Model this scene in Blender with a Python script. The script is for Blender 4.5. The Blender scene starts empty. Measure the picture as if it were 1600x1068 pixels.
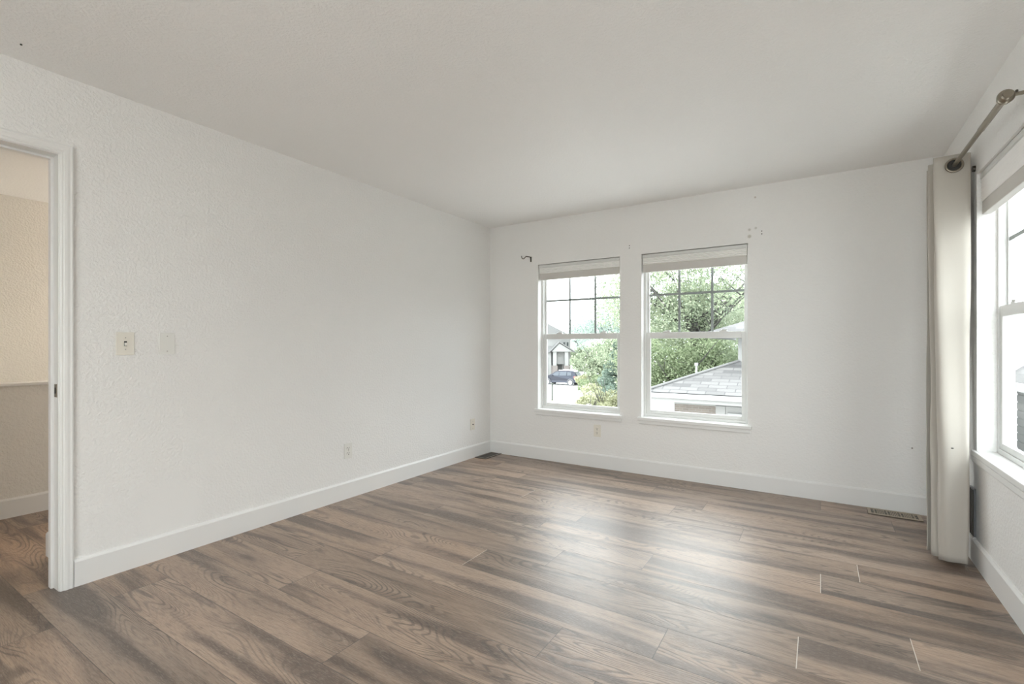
import bpy, bmesh, math, random
import numpy as np
from mathutils import Vector, Matrix

C = bpy.context.scene.collection
SC = bpy.context.scene
random.seed(7)

# ------------------------------------------------------------------ camera
F_PX, YAW, HZ, CAM_H = 751.3, math.radians(32.544), 539.7, 1.1594
XL, YB, XR, ZC = -3.026, 4.2987, 0.709, 2.44          # room planes
cam_d = bpy.data.cameras.new('camera')
cam = bpy.data.objects.new('camera', cam_d); C.objects.link(cam)
cam.location = (0, 0, CAM_H); cam.rotation_euler = (math.pi/2, 0, YAW)
cam_d.sensor_width = 36; cam_d.sensor_fit = 'HORIZONTAL'
cam_d.lens = 36*F_PX/1600; cam_d.shift_y = (HZ-534)/1600
cam_d.clip_start = .02; cam_d.clip_end = 500
SC.camera = cam

# ------------------------------------------------------------------ light
SKY, SUN, FILL_LAMP, HALL = 6.3, 2.0, 7.5, 48.0
w = bpy.data.worlds.new('sky'); SC.world = w; w.use_nodes = True
nt = w.node_tree; nt.nodes.clear()
out = nt.nodes.new('ShaderNodeOutputWorld'); bg = nt.nodes.new('ShaderNodeBackground')
tc = nt.nodes.new('ShaderNodeTexCoord'); nz = nt.nodes.new('ShaderNodeTexNoise')
nz.inputs['Scale'].default_value = 2.2; nz.inputs['Detail'].default_value = 4
cr = nt.nodes.new('ShaderNodeValToRGB')
cr.color_ramp.elements[0].position = .35; cr.color_ramp.elements[0].color = (.80, .90, 1, 1)
cr.color_ramp.elements[1].position = .6; cr.color_ramp.elements[1].color = (.96, .985, 1, 1)
nt.links.new(tc.outputs['Generated'], nz.inputs['Vector']); nt.links.new(nz.outputs['Fac'], cr.inputs['Fac'])
nt.links.new(cr.outputs['Color'], bg.inputs['Color']); bg.inputs['Strength'].default_value = SKY
nt.links.new(bg.outputs[0], out.inputs['Surface'])
sl = bpy.data.lights.new('sun', 'SUN'); sl.energy = SUN; sl.angle = math.radians(6); sl.color = (1, .96, .9)
so = bpy.data.objects.new('sun', sl); C.objects.link(so); so.rotation_euler = (math.radians(40), 0, math.radians(-84))
SC.view_settings.view_transform = 'Standard'; SC.view_settings.look = 'None'
SC.view_settings.exposure = 0.29; SC.view_settings.gamma = 1.0; SC.view_settings.use_curve_mapping = False
SC.cycles.max_bounces = 11; SC.cycles.diffuse_bounces = 6; SC.cycles.glossy_bounces = 4
SC.cycles.transparent_max_bounces = 24; SC.cycles.caustics_reflective = False; SC.cycles.caustics_refractive = False
SC.cycles.use_denoising = True

# ------------------------------------------------------------------ materials
class NT:
    def __init__(s, name):
        s.m = bpy.data.materials.new(name); s.m.use_nodes = True; s.t = s.m.node_tree
        s.b = s.t.nodes['Principled BSDF']; s.o = s.t.nodes['Material Output']
    def n(s, typ, **kw):
        x = s.t.nodes.new(typ)
        for k, v in kw.items():
            if k in x.inputs: x.inputs[k].default_value = v
            else: setattr(x, k, v)
        return x
    def l(s, a, b): s.t.links.new(a, b)
    def math(s, op, a, b=None, c=None, clamp=False):
        x = s.t.nodes.new('ShaderNodeMath'); x.operation = op; x.use_clamp = clamp
        for i, v in enumerate((a, b, c)):
            if v is None: continue
            if isinstance(v, (int, float)): x.inputs[i].default_value = v
            else: s.l(v, x.inputs[i])
        return x.outputs[0]
    def mix(s, fac, a, b):
        x = s.t.nodes.new('ShaderNodeMix'); x.data_type = 'RGBA'
        for i, v in ((0, fac), (6, a), (7, b)):
            if isinstance(v, (int, float)): x.inputs[i].default_value = v
            elif isinstance(v, tuple): x.inputs[i].default_value = (*v[:3], 1)
            else: s.l(v, x.inputs[i])
        return x.outputs[2]
    def ramp(s, fac, a, b):
        x = s.t.nodes.new('ShaderNodeMapRange'); x.inputs[1].default_value = a; x.inputs[2].default_value = b
        s.l(fac, x.inputs[0]); return x.outputs[0]

def mat(name, col, rough=.5, metal=0, spec=.5, var=.03, scale=8, bump=0, bscale=60):
    N = NT(name); b = N.b
    b.inputs['Roughness'].default_value = rough; b.inputs['Metallic'].default_value = metal
    b.inputs['Specular IOR Level'].default_value = spec
    tc = N.n('ShaderNodeTexCoord')
    nz = N.n('ShaderNodeTexNoise', Scale=scale, Detail=3.0); N.l(tc.outputs['Object'], nz.inputs['Vector'])
    lo = tuple(c*(1-var) for c in col); hi = tuple(min(1, c*(1+var)) for c in col)
    N.l(N.mix(nz.outputs['Fac'], lo, hi), b.inputs['Base Color'])
    if bump:
        n2 = N.n('ShaderNodeTexNoise', Scale=bscale, Detail=2.0); N.l(tc.outputs['Object'], n2.inputs['Vector'])
        bp = N.n('ShaderNodeBump', Strength=bump, Distance=.003); N.l(n2.outputs['Fac'], bp.inputs['Height'])
        N.l(bp.outputs['Normal'], b.inputs['Normal'])
    return N.m

def wall_mat(name, col, strength, smooth=None, spots=()):
    """painted drywall with a sprayed orange-peel texture; spots = small grey scuffs at world points"""
    N = NT(name); b = N.b; b.inputs['Roughness'].default_value = .55; b.inputs['Specular IOR Level'].default_value = .3
    tc = N.n('ShaderNodeTexCoord'); P = tc.outputs['Object']
    nz = N.n('ShaderNodeTexNoise', Scale=1.3, Detail=3.0); N.l(P, nz.inputs['Vector'])
    c = N.mix(nz.outputs['Fac'], tuple(x*.975 for x in col), tuple(x*1.02 for x in col))
    for (p, r, colr) in spots:
        d = N.n('ShaderNodeVectorMath', operation='DISTANCE'); N.l(P, d.inputs[0]); d.inputs[1].default_value = p
        k = N.ramp(d.outputs['Value'], r, r*.4)
        c = N.mix(k, c, colr)
    N.l(c, b.inputs['Base Color'])
    n1 = N.n('ShaderNodeTexNoise', Scale=75.0, Detail=2.0, Roughness=.5); N.l(P, n1.inputs['Vector'])
    n2 = N.n('ShaderNodeTexVoronoi', Scale=48.0); n2.feature = 'SMOOTH_F1'; N.l(P, n2.inputs['Vector'])
    h = N.math('ADD', N.ramp(n1.outputs['Fac'], .42, .62), N.math('MULTIPLY', n2.outputs['Distance'], -.7))
    if smooth:
        d = N.n('ShaderNodeVectorMath', operation='DISTANCE'); N.l(P, d.inputs[0]); d.inputs[1].default_value = smooth[0]
        h = N.math('MULTIPLY', h, N.ramp(d.outputs['Value'], smooth[1]*.6, smooth[1]))
    bp = N.n('ShaderNodeBump', Strength=strength, Distance=.0035); N.l(h, bp.inputs['Height'])
    N.l(bp.outputs['Normal'], b.inputs['Normal'])
    return N.m

def wood_mat():
    N = NT('wood_plank'); b = N.b
    uv = N.n('ShaderNodeUVMap', uv_map='plank'); at = N.n('ShaderNodeAttribute', attribute_name='rnd')
    dim = N.n('ShaderNodeAttribute', attribute_name='dim')
    su = N.n('ShaderNodeSeparateXYZ'); N.l(uv.outputs[0], su.inputs[0]); U, V = su.outputs[0], su.outputs[1]
    sr = N.n('ShaderNodeSeparateColor'); N.l(at.outputs['Color'], sr.inputs[0])
    R1, R2, R3 = sr.outputs[0], sr.outputs[1], sr.outputs[2]
    def vec(fu, fv, k=0):
        c = N.n('ShaderNodeCombineXYZ')
        N.l(N.math('MULTIPLY_ADD', U, fu, N.math('MULTIPLY', R1, 57+k)), c.inputs[0])
        N.l(N.math('MULTIPLY_ADD', V, fv, N.math('MULTIPLY', R2, 31)), c.inputs[1])
        N.l(N.math('MULTIPLY', R3, 19+k), c.inputs[2]); return c.outputs[0]
    def noise(v, sc=1., det=3., rough=.5, dist=0.):
        n = N.n('ShaderNodeTexNoise', Scale=sc, Detail=det, Roughness=rough, Distortion=dist); N.l(v, n.inputs['Vector']); return n.outputs['Fac']
    band = noise(vec(.9, 9.5), 1, 2.5, .55, .4)               # long dark streaks
    soft = noise(vec(1.6, 4, 3), 1, 2)
    ring = noise(vec(1.15, 6.5, 7), 1, 1.2, .4, .25)           # contour field for cathedral grain
    g = N.math('SINE', N.math('MULTIPLY', ring, 215))
    g = N.ramp(g, .2, .9)
    gm = N.ramp(noise(vec(1.4, 7, 11), 1, 1), .44, .62)       # where the grain shows strongly
    fib = noise(vec(14, 260, 5), 1, 3, .6)
    pore = noise(vec(45, 520, 9), 1, 2, .6)
    # knots
    vo = N.n('ShaderNodeTexVoronoi', Scale=1.0, Randomness=1.0); N.l(vec(1.5, 5.0, 13), vo.inputs['Vector'])
    vs = N.n('ShaderNodeSeparateColor'); N.l(vo.outputs['Color'], vs.inputs[0])
    kn = N.math('MULTIPLY', N.ramp(vo.outputs['Distance'], .14, .03), N.math('GREATER_THAN', vs.outputs[0], .62))
    kn2 = N.math('MULTIPLY', N.ramp(vo.outputs['Distance'], .42, .1), N.math('GREATER_THAN', vs.outputs[0], .62))
    dark = N.ramp(band, .48, .62)
    c = N.mix(soft, WOOD[0], WOOD[1])
    c = N.mix(N.math('MULTIPLY', dark, .85), c, WOOD[2])
    c = N.mix(N.math('MULTIPLY', kn2, .35), c, WOOD[2])
    c = N.mix(N.math('MULTIPLY', N.math('MULTIPLY', g, N.math('MULTIPLY_ADD', gm, .62, .08)), 1.0), c, WOOD[3])
    c = N.mix(N.math('MULTIPLY', N.ramp(fib, .48, .68), .5), c, WOOD[3])
    c = N.mix(N.math('MULTIPLY', N.ramp(pore, .52, .72), .4), c, (.5, .44, .37))
    c = N.mix(N.math('MULTIPLY', kn, .85), c, (.055, .04, .034))
    hs = N.n('ShaderNodeHueSaturation'); N.l(c, hs.inputs['Color'])
    N.l(N.math('MULTIPLY_ADD', R1, .3, .85), hs.inputs['Value']); N.l(N.math('MULTIPLY_ADD', R2, .2, 1.06), hs.inputs['Saturation'])
    c = hs.outputs[0]
    # grooves between planks
    sd = N.n('ShaderNodeSeparateColor'); N.l(dim.outputs['Color'], sd.inputs[0]); Ln, Wd = sd.outputs[0], sd.outputs[1]
    ev = N.math('MINIMUM', V, N.math('SUBTRACT', Wd, V)); eu = N.math('MINIMUM', U, N.math('SUBTRACT', Ln, U))
    lv = N.ramp(ev, .0019, .0009); lu = N.ramp(eu, .0019, .0009)
    c = N.mix(N.math('MULTIPLY', lv, .78), c, (.05, .04, .035))
    pale = N.math('ADD', N.math('MULTIPLY', sd.outputs[2], N.math('LESS_THAN', U, .5)), N.math('MULTIPLY', dim.outputs['Alpha'], N.math('GREATER_THAN', U, .5)))
    c = N.mix(N.math('MULTIPLY', lu, .85), c, N.mix(pale, (.06, .05, .045), (.75, .68, .6)))  # pale joint colour stands in for light reflected off the edge
    N.l(c, b.inputs['Base Color'])
    rg = N.math('MULTIPLY_ADD', fib, .16, .33); N.l(rg, b.inputs['Roughness'])
    b.inputs['Specular IOR Level'].default_value = 1.0; b.inputs['IOR'].default_value = 1.62
    h = N.math('ADD', N.math('MULTIPLY', g, N.math('MULTIPLY', gm, -.35)), N.math('MULTIPLY', fib, -.5))
    h = N.math('ADD', h, N.math('MULTIPLY', pore, .35))
    h = N.math('SUBTRACT', h, N.math('MULTIPLY', N.math('MAXIMUM', lv, lu), 1.5))
    bp = N.n('ShaderNodeBump', Strength=.35, Distance=.0016); N.l(h, bp.inputs['Height']); N.l(bp.outputs['Normal'], b.inputs['Normal'])
    return N.m
WOOD = ((.275, .192, .142), (.46, .35, .275), (.080, .053, .042), (.058, .039, .031))

def glass_mat():
    N = NT('window_glass'); N.t.nodes.remove(N.b)
    t = N.n('ShaderNodeBsdfTransparent'); t.inputs[0].default_value = (.97, .985, .975, 1)
    g = N.n('ShaderNodeBsdfGlossy'); g.inputs['Roughness'].default_value = .02
    fr = N.n('ShaderNodeFresnel', IOR=1.45); mx = N.n('ShaderNodeMixShader')
    N.l(N.math('MULTIPLY', fr.outputs[0], .12), mx.inputs[0]); N.l(t.outputs[0], mx.inputs[1]); N.l(g.outputs[0], mx.inputs[2])
    N.l(mx.outputs[0], N.o.inputs['Surface']); return N.m

def emit_mat(name, col, s):
    N = NT(name); N.b.inputs['Base Color'].default_value = (.9, .88, .84, 1)
    N.b.inputs['Emission Color'].default_value = (*col, 1); N.b.inputs['Emission Strength'].default_value = s
    return N.m

def leaf_mat(name, a, b_):
    N = NT(name); N.t.nodes.remove(N.b)
    gi = N.n('ShaderNodeNewGeometry'); c = N.mix(gi.outputs['Random Per Island'], a, b_)
    d = N.n('ShaderNodeBsdfDiffuse'); t = N.n('ShaderNodeBsdfTranslucent'); N.l(c, d.inputs[0]); N.l(c, t.inputs[0])
    mx = N.n('ShaderNodeMixShader'); mx.inputs[0].default_value = .4
    N.l(d.outputs[0], mx.inputs[1]); N.l(t.outputs[0], mx.inputs[2]); N.l(mx.outputs[0], N.o.inputs['Surface']); return N.m

def shingle_mat(name, axis_u, axis_v, sc):
    """asphalt shingles: rows of tabs whose tone differs; axis_u runs along a course, axis_v up the slope"""
    N = NT(name); b = N.b; b.inputs['Roughness'].default_value = .9
    tc = N.n('ShaderNodeTexCoord')
    du = N.n('ShaderNodeVectorMath', operation='DOT_PRODUCT'); N.l(tc.outputs['Object'], du.inputs[0]); du.inputs[1].default_value = axis_u
    dv = N.n('ShaderNodeVectorMath', operation='DOT_PRODUCT'); N.l(tc.outputs['Object'], dv.inputs[0]); dv.inputs[1].default_value = axis_v
    cb = N.n('ShaderNodeCombineXYZ'); N.l(du.outputs['Value'], cb.inputs[0]); N.l(dv.outputs['Value'], cb.inputs[1])
    br = N.n('ShaderNodeTexBrick'); br.inputs['Scale'].default_value = sc; br.inputs['Brick Width'].default_value = .55
    br.inputs['Row Height'].default_value = .24; br.inputs['Mortar Size'].default_value = .014; br.inputs['Bias'].default_value = -.3
    br.inputs['Color1'].default_value = (.120, .116, .114, 1); br.inputs['Color2'].default_value = (.036, .035, .036, 1)
    br.inputs['Mortar'].default_value = (.06, .058, .059, 1)
    N.l(cb.outputs[0], br.inputs['Vector']); N.l(br.outputs['Color'], b.inputs['Base Color']); return N.m

def brick_mat(name, c1, c2, mortar):
    N = NT(name); b = N.b; b.inputs['Roughness'].default_value = .85
    tc = N.n('ShaderNodeTexCoord'); sp = N.n('ShaderNodeSeparateXYZ'); N.l(tc.outputs['Object'], sp.inputs[0])
    cb = N.n('ShaderNodeCombineXYZ'); N.l(N.math('ADD', sp.outputs[0], sp.outputs[1]), cb.inputs[0]); N.l(sp.outputs[2], cb.inputs[1])
    br = N.n('ShaderNodeTexBrick'); br.inputs['Scale'].default_value = 1; br.inputs['Brick Width'].default_value = .2
    br.inputs['Row Height'].default_value = .075; br.inputs['Mortar Size'].default_value = .008
    br.inputs['Color1'].default_value = (*c1, 1); br.inputs['Color2'].default_value = (*c2, 1); br.inputs['Mortar'].default_value = (*mortar, 1)
    N.l(cb.outputs[0], br.inputs['Vector']); N.l(br.outputs['Color'], b.inputs['Base Color']); return N.m

PAINT = (.86, .85, .832)
M = dict(
    wall_left=wall_mat('wall_paint_left', PAINT, .42, ((XL, 1.24, .26), .18)),
    wall_back=wall_mat('wall_paint_back', PAINT, .25, None, (((-.472, YB, 2.094), .014, (.62, .6, .56)), ((-.426, YB, 2.101), .013, (.66, .64, .6)), ((-.472, YB, 2.04), .018, (.58, .56, .5)), ((-.43, YB, 2.348), .010, (.6, .55, .5)), ((.545, YB, .45), .007, (.2, .17, .15)))),
    wall=wall_mat('wall_paint', PAINT, .4),
    hall=wall_mat('hall_paint', (.80, .78, .735), .45),
    ceiling=wall_mat('ceiling_paint', (.90, .89, .875), .3, None, (((-3.41*1.0, .72, ZC), .01, (.1, .08, .07)),)),
    trim=mat('trim_white', (.83, .825, .81), .35, var=.01),
    vinyl=mat('vinyl_white', (.72, .72, .70), .35, var=.01),
    muntin=mat('muntin_backlit', (.28, .31, .30), .4),  # white bars; the grey paints in their backlit shade
    wood=wood_mat(), glass=glass_mat(),
    plate=mat('plate_white', (.80, .79, .75), .3, var=.01), plate_cream=mat('plate_cream', (.80, .765, .685), .3, var=.01),
    slot=mat('slot_dark', (.03, .028, .025), .5), screw=mat('screw_steel', (.5, .48, .44), .35, metal=1),
    nickel=mat('brushed_nickel', (.30, .265, .215), .3, metal=1, var=.06), nickel_dark=mat('dark_metal', (.10, .09, .075), .4, metal=.8),
    curtain=mat('curtain_cloth', (.49, .455, .405), .8, spec=.2, var=.03, scale=3, bump=.15, bscale=9),
    shade=mat('shade_cloth', (.90, .89, .87), .7, var=.02), shade_rail=mat('shade_rail', (.60, .575, .54), .5, var=.02),
    reg_tan=mat('register_tan', (.44, .375, .29), .5), reg_brown=mat('register_brown', (.07, .055, .045), .4),
    reg_line=mat('register_edge', (.36, .32, .27), .4), channel=mat('strip_dark', (.16, .16, .165), .3, var=.2),
    concrete=mat('concrete', (.62, .61, .59), .9, var=.08, scale=.6), grass=mat('lawn', (.17, .18, .11), .9, var=.25, scale=3),
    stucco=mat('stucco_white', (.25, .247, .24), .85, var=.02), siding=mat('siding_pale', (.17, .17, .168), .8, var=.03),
    shingle_x=shingle_mat('shingle_slope', (1, 0, 0), (0, 1.06, 0), 1.0), shingle_s=shingle_mat('shingle_side', (0, 1, 0), (1.06, .5, .9), 1.0),
    shingle_y=shingle_mat('shingle_steep', (0, 1, 0), (.76, 0, .66), .9),
    roof_pale=mat('roof_pale', (.15, .148, .145), .9, var=.1), brick=brick_mat('brick_tan', (.17, .145, .125), (.14, .12, .105), (.19, .175, .16)),
    stone=brick_mat('brick_rose', (.13, .105, .098), (.15, .13, .12), (.18, .17, .16)),
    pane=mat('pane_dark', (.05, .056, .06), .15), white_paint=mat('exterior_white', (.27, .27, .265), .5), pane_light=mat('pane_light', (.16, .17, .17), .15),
    door_grey=mat('door_grey', (.10, .098, .095), .6),
    car=mat('car_paint', (.028, .03, .042), .2, metal=.3), car_glass=mat('car_glass', (.05, .06, .075), .08), tyre=mat('tyre', (.05, .05, .05), .8),
    alloy=mat('alloy', (.6, .6, .62), .3, metal=.7), tail=mat('tail_light', (.55, .12, .10), .25), bumper=mat('bumper', (.10, .10, .11), .6),
    licence=mat('licence_plate', (.7, .7, .68), .5), headlamp=mat('headlamp', (.7, .72, .75), .1),
    bark=mat('bark', (.055, .052, .046), .9, var=.3, scale=5, bump=.6, bscale=20), post=mat('post_grey', (.04, .045, .035), .6),
    leaf_a=leaf_mat('leaf_green', (.12, .16, .085), (.30, .34, .22)),
    leaf_b=leaf_mat('leaf_mid', (.15, .19, .125), (.38, .41, .30)),
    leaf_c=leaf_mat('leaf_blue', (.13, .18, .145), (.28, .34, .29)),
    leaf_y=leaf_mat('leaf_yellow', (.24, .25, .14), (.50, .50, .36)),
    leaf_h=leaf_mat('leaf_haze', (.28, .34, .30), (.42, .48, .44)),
    lamp=emit_mat('fill_lamp_glow', (1, .97, .93), FILL_LAMP), hall_lamp=emit_mat('hall_lamp_glow', (1, .88, .74), HALL),
)

# ------------------------------------------------------------------ builders
def tag(o, label=None, cat=None, group=None, kind=None):
    for k, v in (('label', label), ('category', cat), ('group', group), ('kind', kind)):
        if v: o[k] = v
    return o
def empty(name, loc=(0, 0, 0), rz=0., label=None, cat=None, group=None, kind=None):
    o = bpy.data.objects.new(name, None); C.objects.link(o); o.location = loc; o.rotation_euler = (0, 0, rz)
    o.empty_display_size = .05
    return tag(o, label, cat, group, kind)
def copy_tree(o, parent=None):
    c = o.copy(); C.objects.link(c)
    if parent: c.parent = parent
    for ch in list(o.children): copy_tree(ch, c)
    return c

class MB:
    def __init__(s): s.bm = bmesh.new()
    def box(s, x0, x1, y0, y1, z0, z1, bev=0, seg=2):
        r = bmesh.ops.create_cube(s.bm, size=1); vs = r['verts']
        for v in vs: v.co = Vector(((x0+x1)/2+v.co.x*(x1-x0), (y0+y1)/2+v.co.y*(y1-y0), (z0+z1)/2+v.co.z*(z1-z0)))
        if bev:
            es = list({e for v in vs for e in v.link_edges})
            bmesh.ops.bevel(s.bm, geom=es, offset=bev, segments=seg, affect='EDGES', profile=.6)
        return s
    def cyl(s, p, q, r, r2=None, n=20, caps=True):
        p, q = Vector(p), Vector(q); d = q-p
        m = Matrix.Translation((p+q)/2) @ d.to_track_quat('Z', 'Y').to_matrix().to_4x4()
        bmesh.ops.create_cone(s.bm, cap_ends=caps, segments=n, radius1=r, radius2=r if r2 is None else r2, depth=d.length, matrix=m); return s
    def sph(s, c, r, n=20, sc=(1, 1, 1)):
        bmesh.ops.create_uvsphere(s.bm, u_segments=n, v_segments=n//2, radius=r, matrix=Matrix.Translation(c) @ Matrix.Diagonal((*sc, 1))); return s
    def tube(s, pts, rad, n=10):
        pts = [Vector(p) for p in pts]; rings = []
        for i, p in enumerate(pts):
            d = (pts[min(i+1, len(pts)-1)]-pts[max(i-1, 0)]).normalized()
            q = d.to_track_quat('Z', 'Y').to_matrix(); r = rad[i] if isinstance(rad, (list, tuple)) else rad
            rings.append([s.bm.verts.new(p+q @ Vector((r*math.cos(2*math.pi*k/n), r*math.sin(2*math.pi*k/n), 0))) for k in range(n)])
        for a, b in zip(rings, rings[1:]):
            best = min(range(n), key=lambda o: sum((a[k].co-b[(k+o) % n].co).length for k in range(0, n, 2)))
            for k in range(n): s.bm.faces.new((a[k], a[(k+1) % n], b[(k+1+best) % n], b[(k+best) % n]))
        s.bm.faces.new(rings[0][::-1]); s.bm.faces.new(rings[-1]); return s
    def ring(s, c, axis, R, r, n=28, m=10):
        q = Vector(axis).to_track_quat('Z', 'Y').to_matrix(); c = Vector(c); g = []
        for i in range(n):
            a = 2*math.pi*i/n
            g.append([s.bm.verts.new(c+q @ Vector(((R+r*math.cos(2*math.pi*k/m))*math.cos(a), (R+r*math.cos(2*math.pi*k/m))*math.sin(a), r*math.sin(2*math.pi*k/m)))) for k in range(m)])
        for i in range(n):
            for k in range(m): s.bm.faces.new((g[i][k], g[(i+1) % n][k], g[(i+1) % n][(k+1) % m], g[i][(k+1) % m]))
        return s
    def prism(s, poly, ax, a0, a1):
        """poly: 2-D points in the plane across axis ax ('x': (y,z), 'y': (x,z), 'z': (x,y))"""
        f = {'x': lambda p, a: (a, p[0], p[1]), 'y': lambda p, a: (p[0], a, p[1]), 'z': lambda p, a: (p[0], p[1], a)}[ax]
        A = [s.bm.verts.new(f(p, a0)) for p in poly]; B = [s.bm.verts.new(f(p, a1)) for p in poly]; n = len(poly)
        s.bm.faces.new(A[::-1]); s.bm.faces.new(B)
        for i in range(n): s.bm.faces.new((A[i], A[(i+1) % n], B[(i+1) % n], B[i]))
        return s
    def face(s, pts): s.bm.faces.new([s.bm.verts.new(p) for p in pts]); return s
    def frame(s, x0, x1, z0, z1, t, y0, y1, tb=None, tt=None, bev=.002):
        tb = t if tb is None else tb; tt = t if tt is None else tt
        s.box(x0, x0+t, y0, y1, z0, z1, bev); s.box(x1-t, x1, y0, y1, z0, z1, bev)
        s.box(x0+t, x1-t, y0, y1, z0, z0+tb, bev); s.box(x0+t, x1-t, y0, y1, z1-tt, z1, bev); return s
    def build(s, name, m, parent=None, smooth=False):
        bmesh.ops.recalc_face_normals(s.bm, faces=s.bm.faces)
        me = bpy.data.meshes.new(name); s.bm.to_mesh(me); s.bm.free(); me.materials.append(m)
        if smooth:
            for p in me.polygons: p.use_smooth = True
        o = bpy.data.objects.new(name, me); C.objects.link(o)
        if parent: o.parent = parent
        if smooth == 'auto':
            try: me.set_sharp_from_angle(angle=math.radians(35))
            except Exception: pass
        return o

# ------------------------------------------------------------------ room shell
WT = .14                                                   # wall thickness
YF, XH, XF = -1.75, -4.607, -5.83                           # wall behind the camera, half wall in the hall, far stair wall
W_, H_ = .87, 1.472                                        # window opening size
WIN_B = ((-2.427, .515), (-1.353, .515)); WIN_R = (3.487, .600)
def S(o, label, cat): return tag(o, label, cat, kind='structure')

b = MB()                                                   # back wall around its two openings
z0, z1 = .515, .515+H_; e = [XL-WT, WIN_B[0][0], WIN_B[0][0]+W_, WIN_B[1][0], WIN_B[1][0]+W_, XR+WT]
b.box(e[0], e[5], YB, YB+WT, 0, z0).box(e[0], e[5], YB, YB+WT, z1, ZC)
for i in (0, 2, 4): b.box(e[i], e[i+1], YB, YB+WT, z0, z1)
S(b.build('wall_back', M['wall_back']), 'white textured wall with the two sash windows', 'wall')
b = MB(); yn, yf = WIN_R[0]-W_, WIN_R[0]; zb, zt = WIN_R[1], WIN_R[1]+H_
b.box(XR, XR+WT, YF, YB, 0, zb).box(XR, XR+WT, YF, YB, zt, ZC).box(XR, XR+WT, YF, yn, zb, zt).box(XR, XR+WT, yf, YB, zb, zt)
S(b.build('wall_right', M['wall']), 'white wall at the right with the curtained window', 'wall')
DJ, DT = .76, 2.06                                         # door opening: jamb face and head
LT = .105                                                  # thickness of this partition
b = MB(); b.box(XL-LT, XL, DJ+.018, YB, 0, ZC).box(XL-LT, XL, DJ-.84, DJ+.018, DT+.018, ZC).box(XL-LT, XL, YF, DJ-.84, 0, ZC)
S(b.build('wall_left', M['wall_left']), 'long white textured wall beside the doorway', 'wall')
SD = (-1.75, .50, .02, 2.06)                               # unseen sliding door behind the viewer, added to let in daylight
b = MB().box(XF, SD[0], YF-WT, YF, 0, ZC).box(SD[1], XR+WT, YF-WT, YF, 0, ZC).box(SD[0], SD[1], YF-WT, YF, SD[3], ZC).box(SD[0], SD[1], YF-WT, YF, 0, SD[2])
S(b.build('wall_front', M['wall']), 'white wall behind the viewer', 'wall')
t = S(bpy.data.objects.new('daylight_door', None), 'unseen sliding glass door added behind the viewer for daylight', 'door'); C.objects.link(t)
MB().frame(SD[0], SD[1], SD[2], SD[3], .04, YF-WT, YF-.02).build('door_frame', M['vinyl'], t)
xm = (SD[0]+SD[1])/2
for k, (x0, x1) in enumerate(((SD[0]+.04, xm+.03), (xm-.03, SD[1]-.04))):
    f = MB().frame(x0, x1, SD[2]+.04, SD[3]-.04, .06, YF-.075+k*-.045, YF-.04+k*-.045).build('door_panel_or_shadow', M['vinyl'], t)
    MB().box(x0+.05, x1-.05, YF-.06+k*-.045, YF-.056+k*-.045, SD[2]+.09, SD[3]-.09).build('door_pane', M['glass'], f)
S(MB().box(XF-.1, XR+WT, YF-WT, YB+WT, ZC, ZC+.1).build('ceiling', M['ceiling']), 'white textured flat ceiling', 'ceiling')
S(MB().box(XF-.1, XF, YF-WT, YB+WT, -1.2, ZC).build('wall_stair', M['hall']), 'cream wall beyond the half wall in the hall', 'wall')
S(MB().box(XF, XL-LT, YB, YB+WT, -1.2, ZC).build('wall_hall_end', M['hall']), 'cream wall closing the far end of the hall', 'wall')
b = MB().box(XH-.12, XH, YF, YB, -1.2, .885)
S(b.build('wall_half', M['hall']), 'tan textured half wall in the hall seen through the doorway', 'wall')
S(MB().box(XH-.14, XH+.02, YF, YB, .885, .905, .004).build('trim_half_wall_cap', M['trim']), 'white flat cap on top of the hall half wall', 'trim')
S(MB().box(XF, XH-.12, YF, YB, -1.3, -1.2).build('floor_stairwell', M['hall']), 'landing floor down in the stairwell', 'floor')
S(MB().box(-3.585, XL-LT, .868, 1.0, 0, ZC).build('wall_hall_nib', M['hall']), 'short wall return just past the door jamb in the hall', 'wall')

# floor planks: one mesh, every plank a face with its own coordinates
PW, PL, Y0 = .2247, 1.5215, 3.353
known = {-5: .3, -4: .01, -3: -1.12, -2: -.696, -1: -.869, 0: -.40, 1: .17, 2: .007, 3: -.774, 4: .305, 5: -.069, 6: -.521, 7: -.889, 8: -.65, 9: -1.529, 10: -1.22, 11: -1.59, 12: -1.135}
GLINT = {0: (-1.915,), 1: (.17,), 2: (.007,), 4: (.305,), 5: (-.069, -1.589)}   # end joints whose glint is painted pale
rr = random.Random(11); V, Fc, UVs, RN, DM = [], [], [], [], []
fx0, fx1 = XH-.02, XR+.02
for k in range(-5, 25):
    yt = Y0-PW*k; yb = yt-PW; base = known.get(k, rr.uniform(-1.5, 0))
    j = base-PL*math.ceil((base-fx0)/PL)
    while j < fx1:
        a, c = max(j, fx0), min(j+PL, fx1); y_t = min(yt, YB+.02); y_b = max(yb, YF-.02)
        if c-a > .001 and y_t-y_b > .001:
            n = len(V); V += [(a, y_b, 0), (c, y_b, 0), (c, y_t, 0), (a, y_t, 0)]; Fc.append((n, n+1, n+2, n+3))
            UVs += [(a-j, y_b-yb), (c-j, y_b-yb), (c-j, y_t-yb), (a-j, y_t-yb)]
            r = (rr.random(), rr.random(), rr.random(), 1); RN += [r]*4; DM += [(PL, PW, float(any(abs(j-q) < .05 for q in GLINT.get(k, ()))), float(any(abs(j+PL-q) < .05 for q in GLINT.get(k, ()))))]*4
        j += PL
me = bpy.data.meshes.new('floor'); me.from_pydata(V, [], Fc)
me.uv_layers.new(name='plank'); me.color_attributes.new('rnd', 'FLOAT_COLOR', 'CORNER'); me.color_attributes.new('dim', 'FLOAT_COLOR', 'CORNER')
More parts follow.
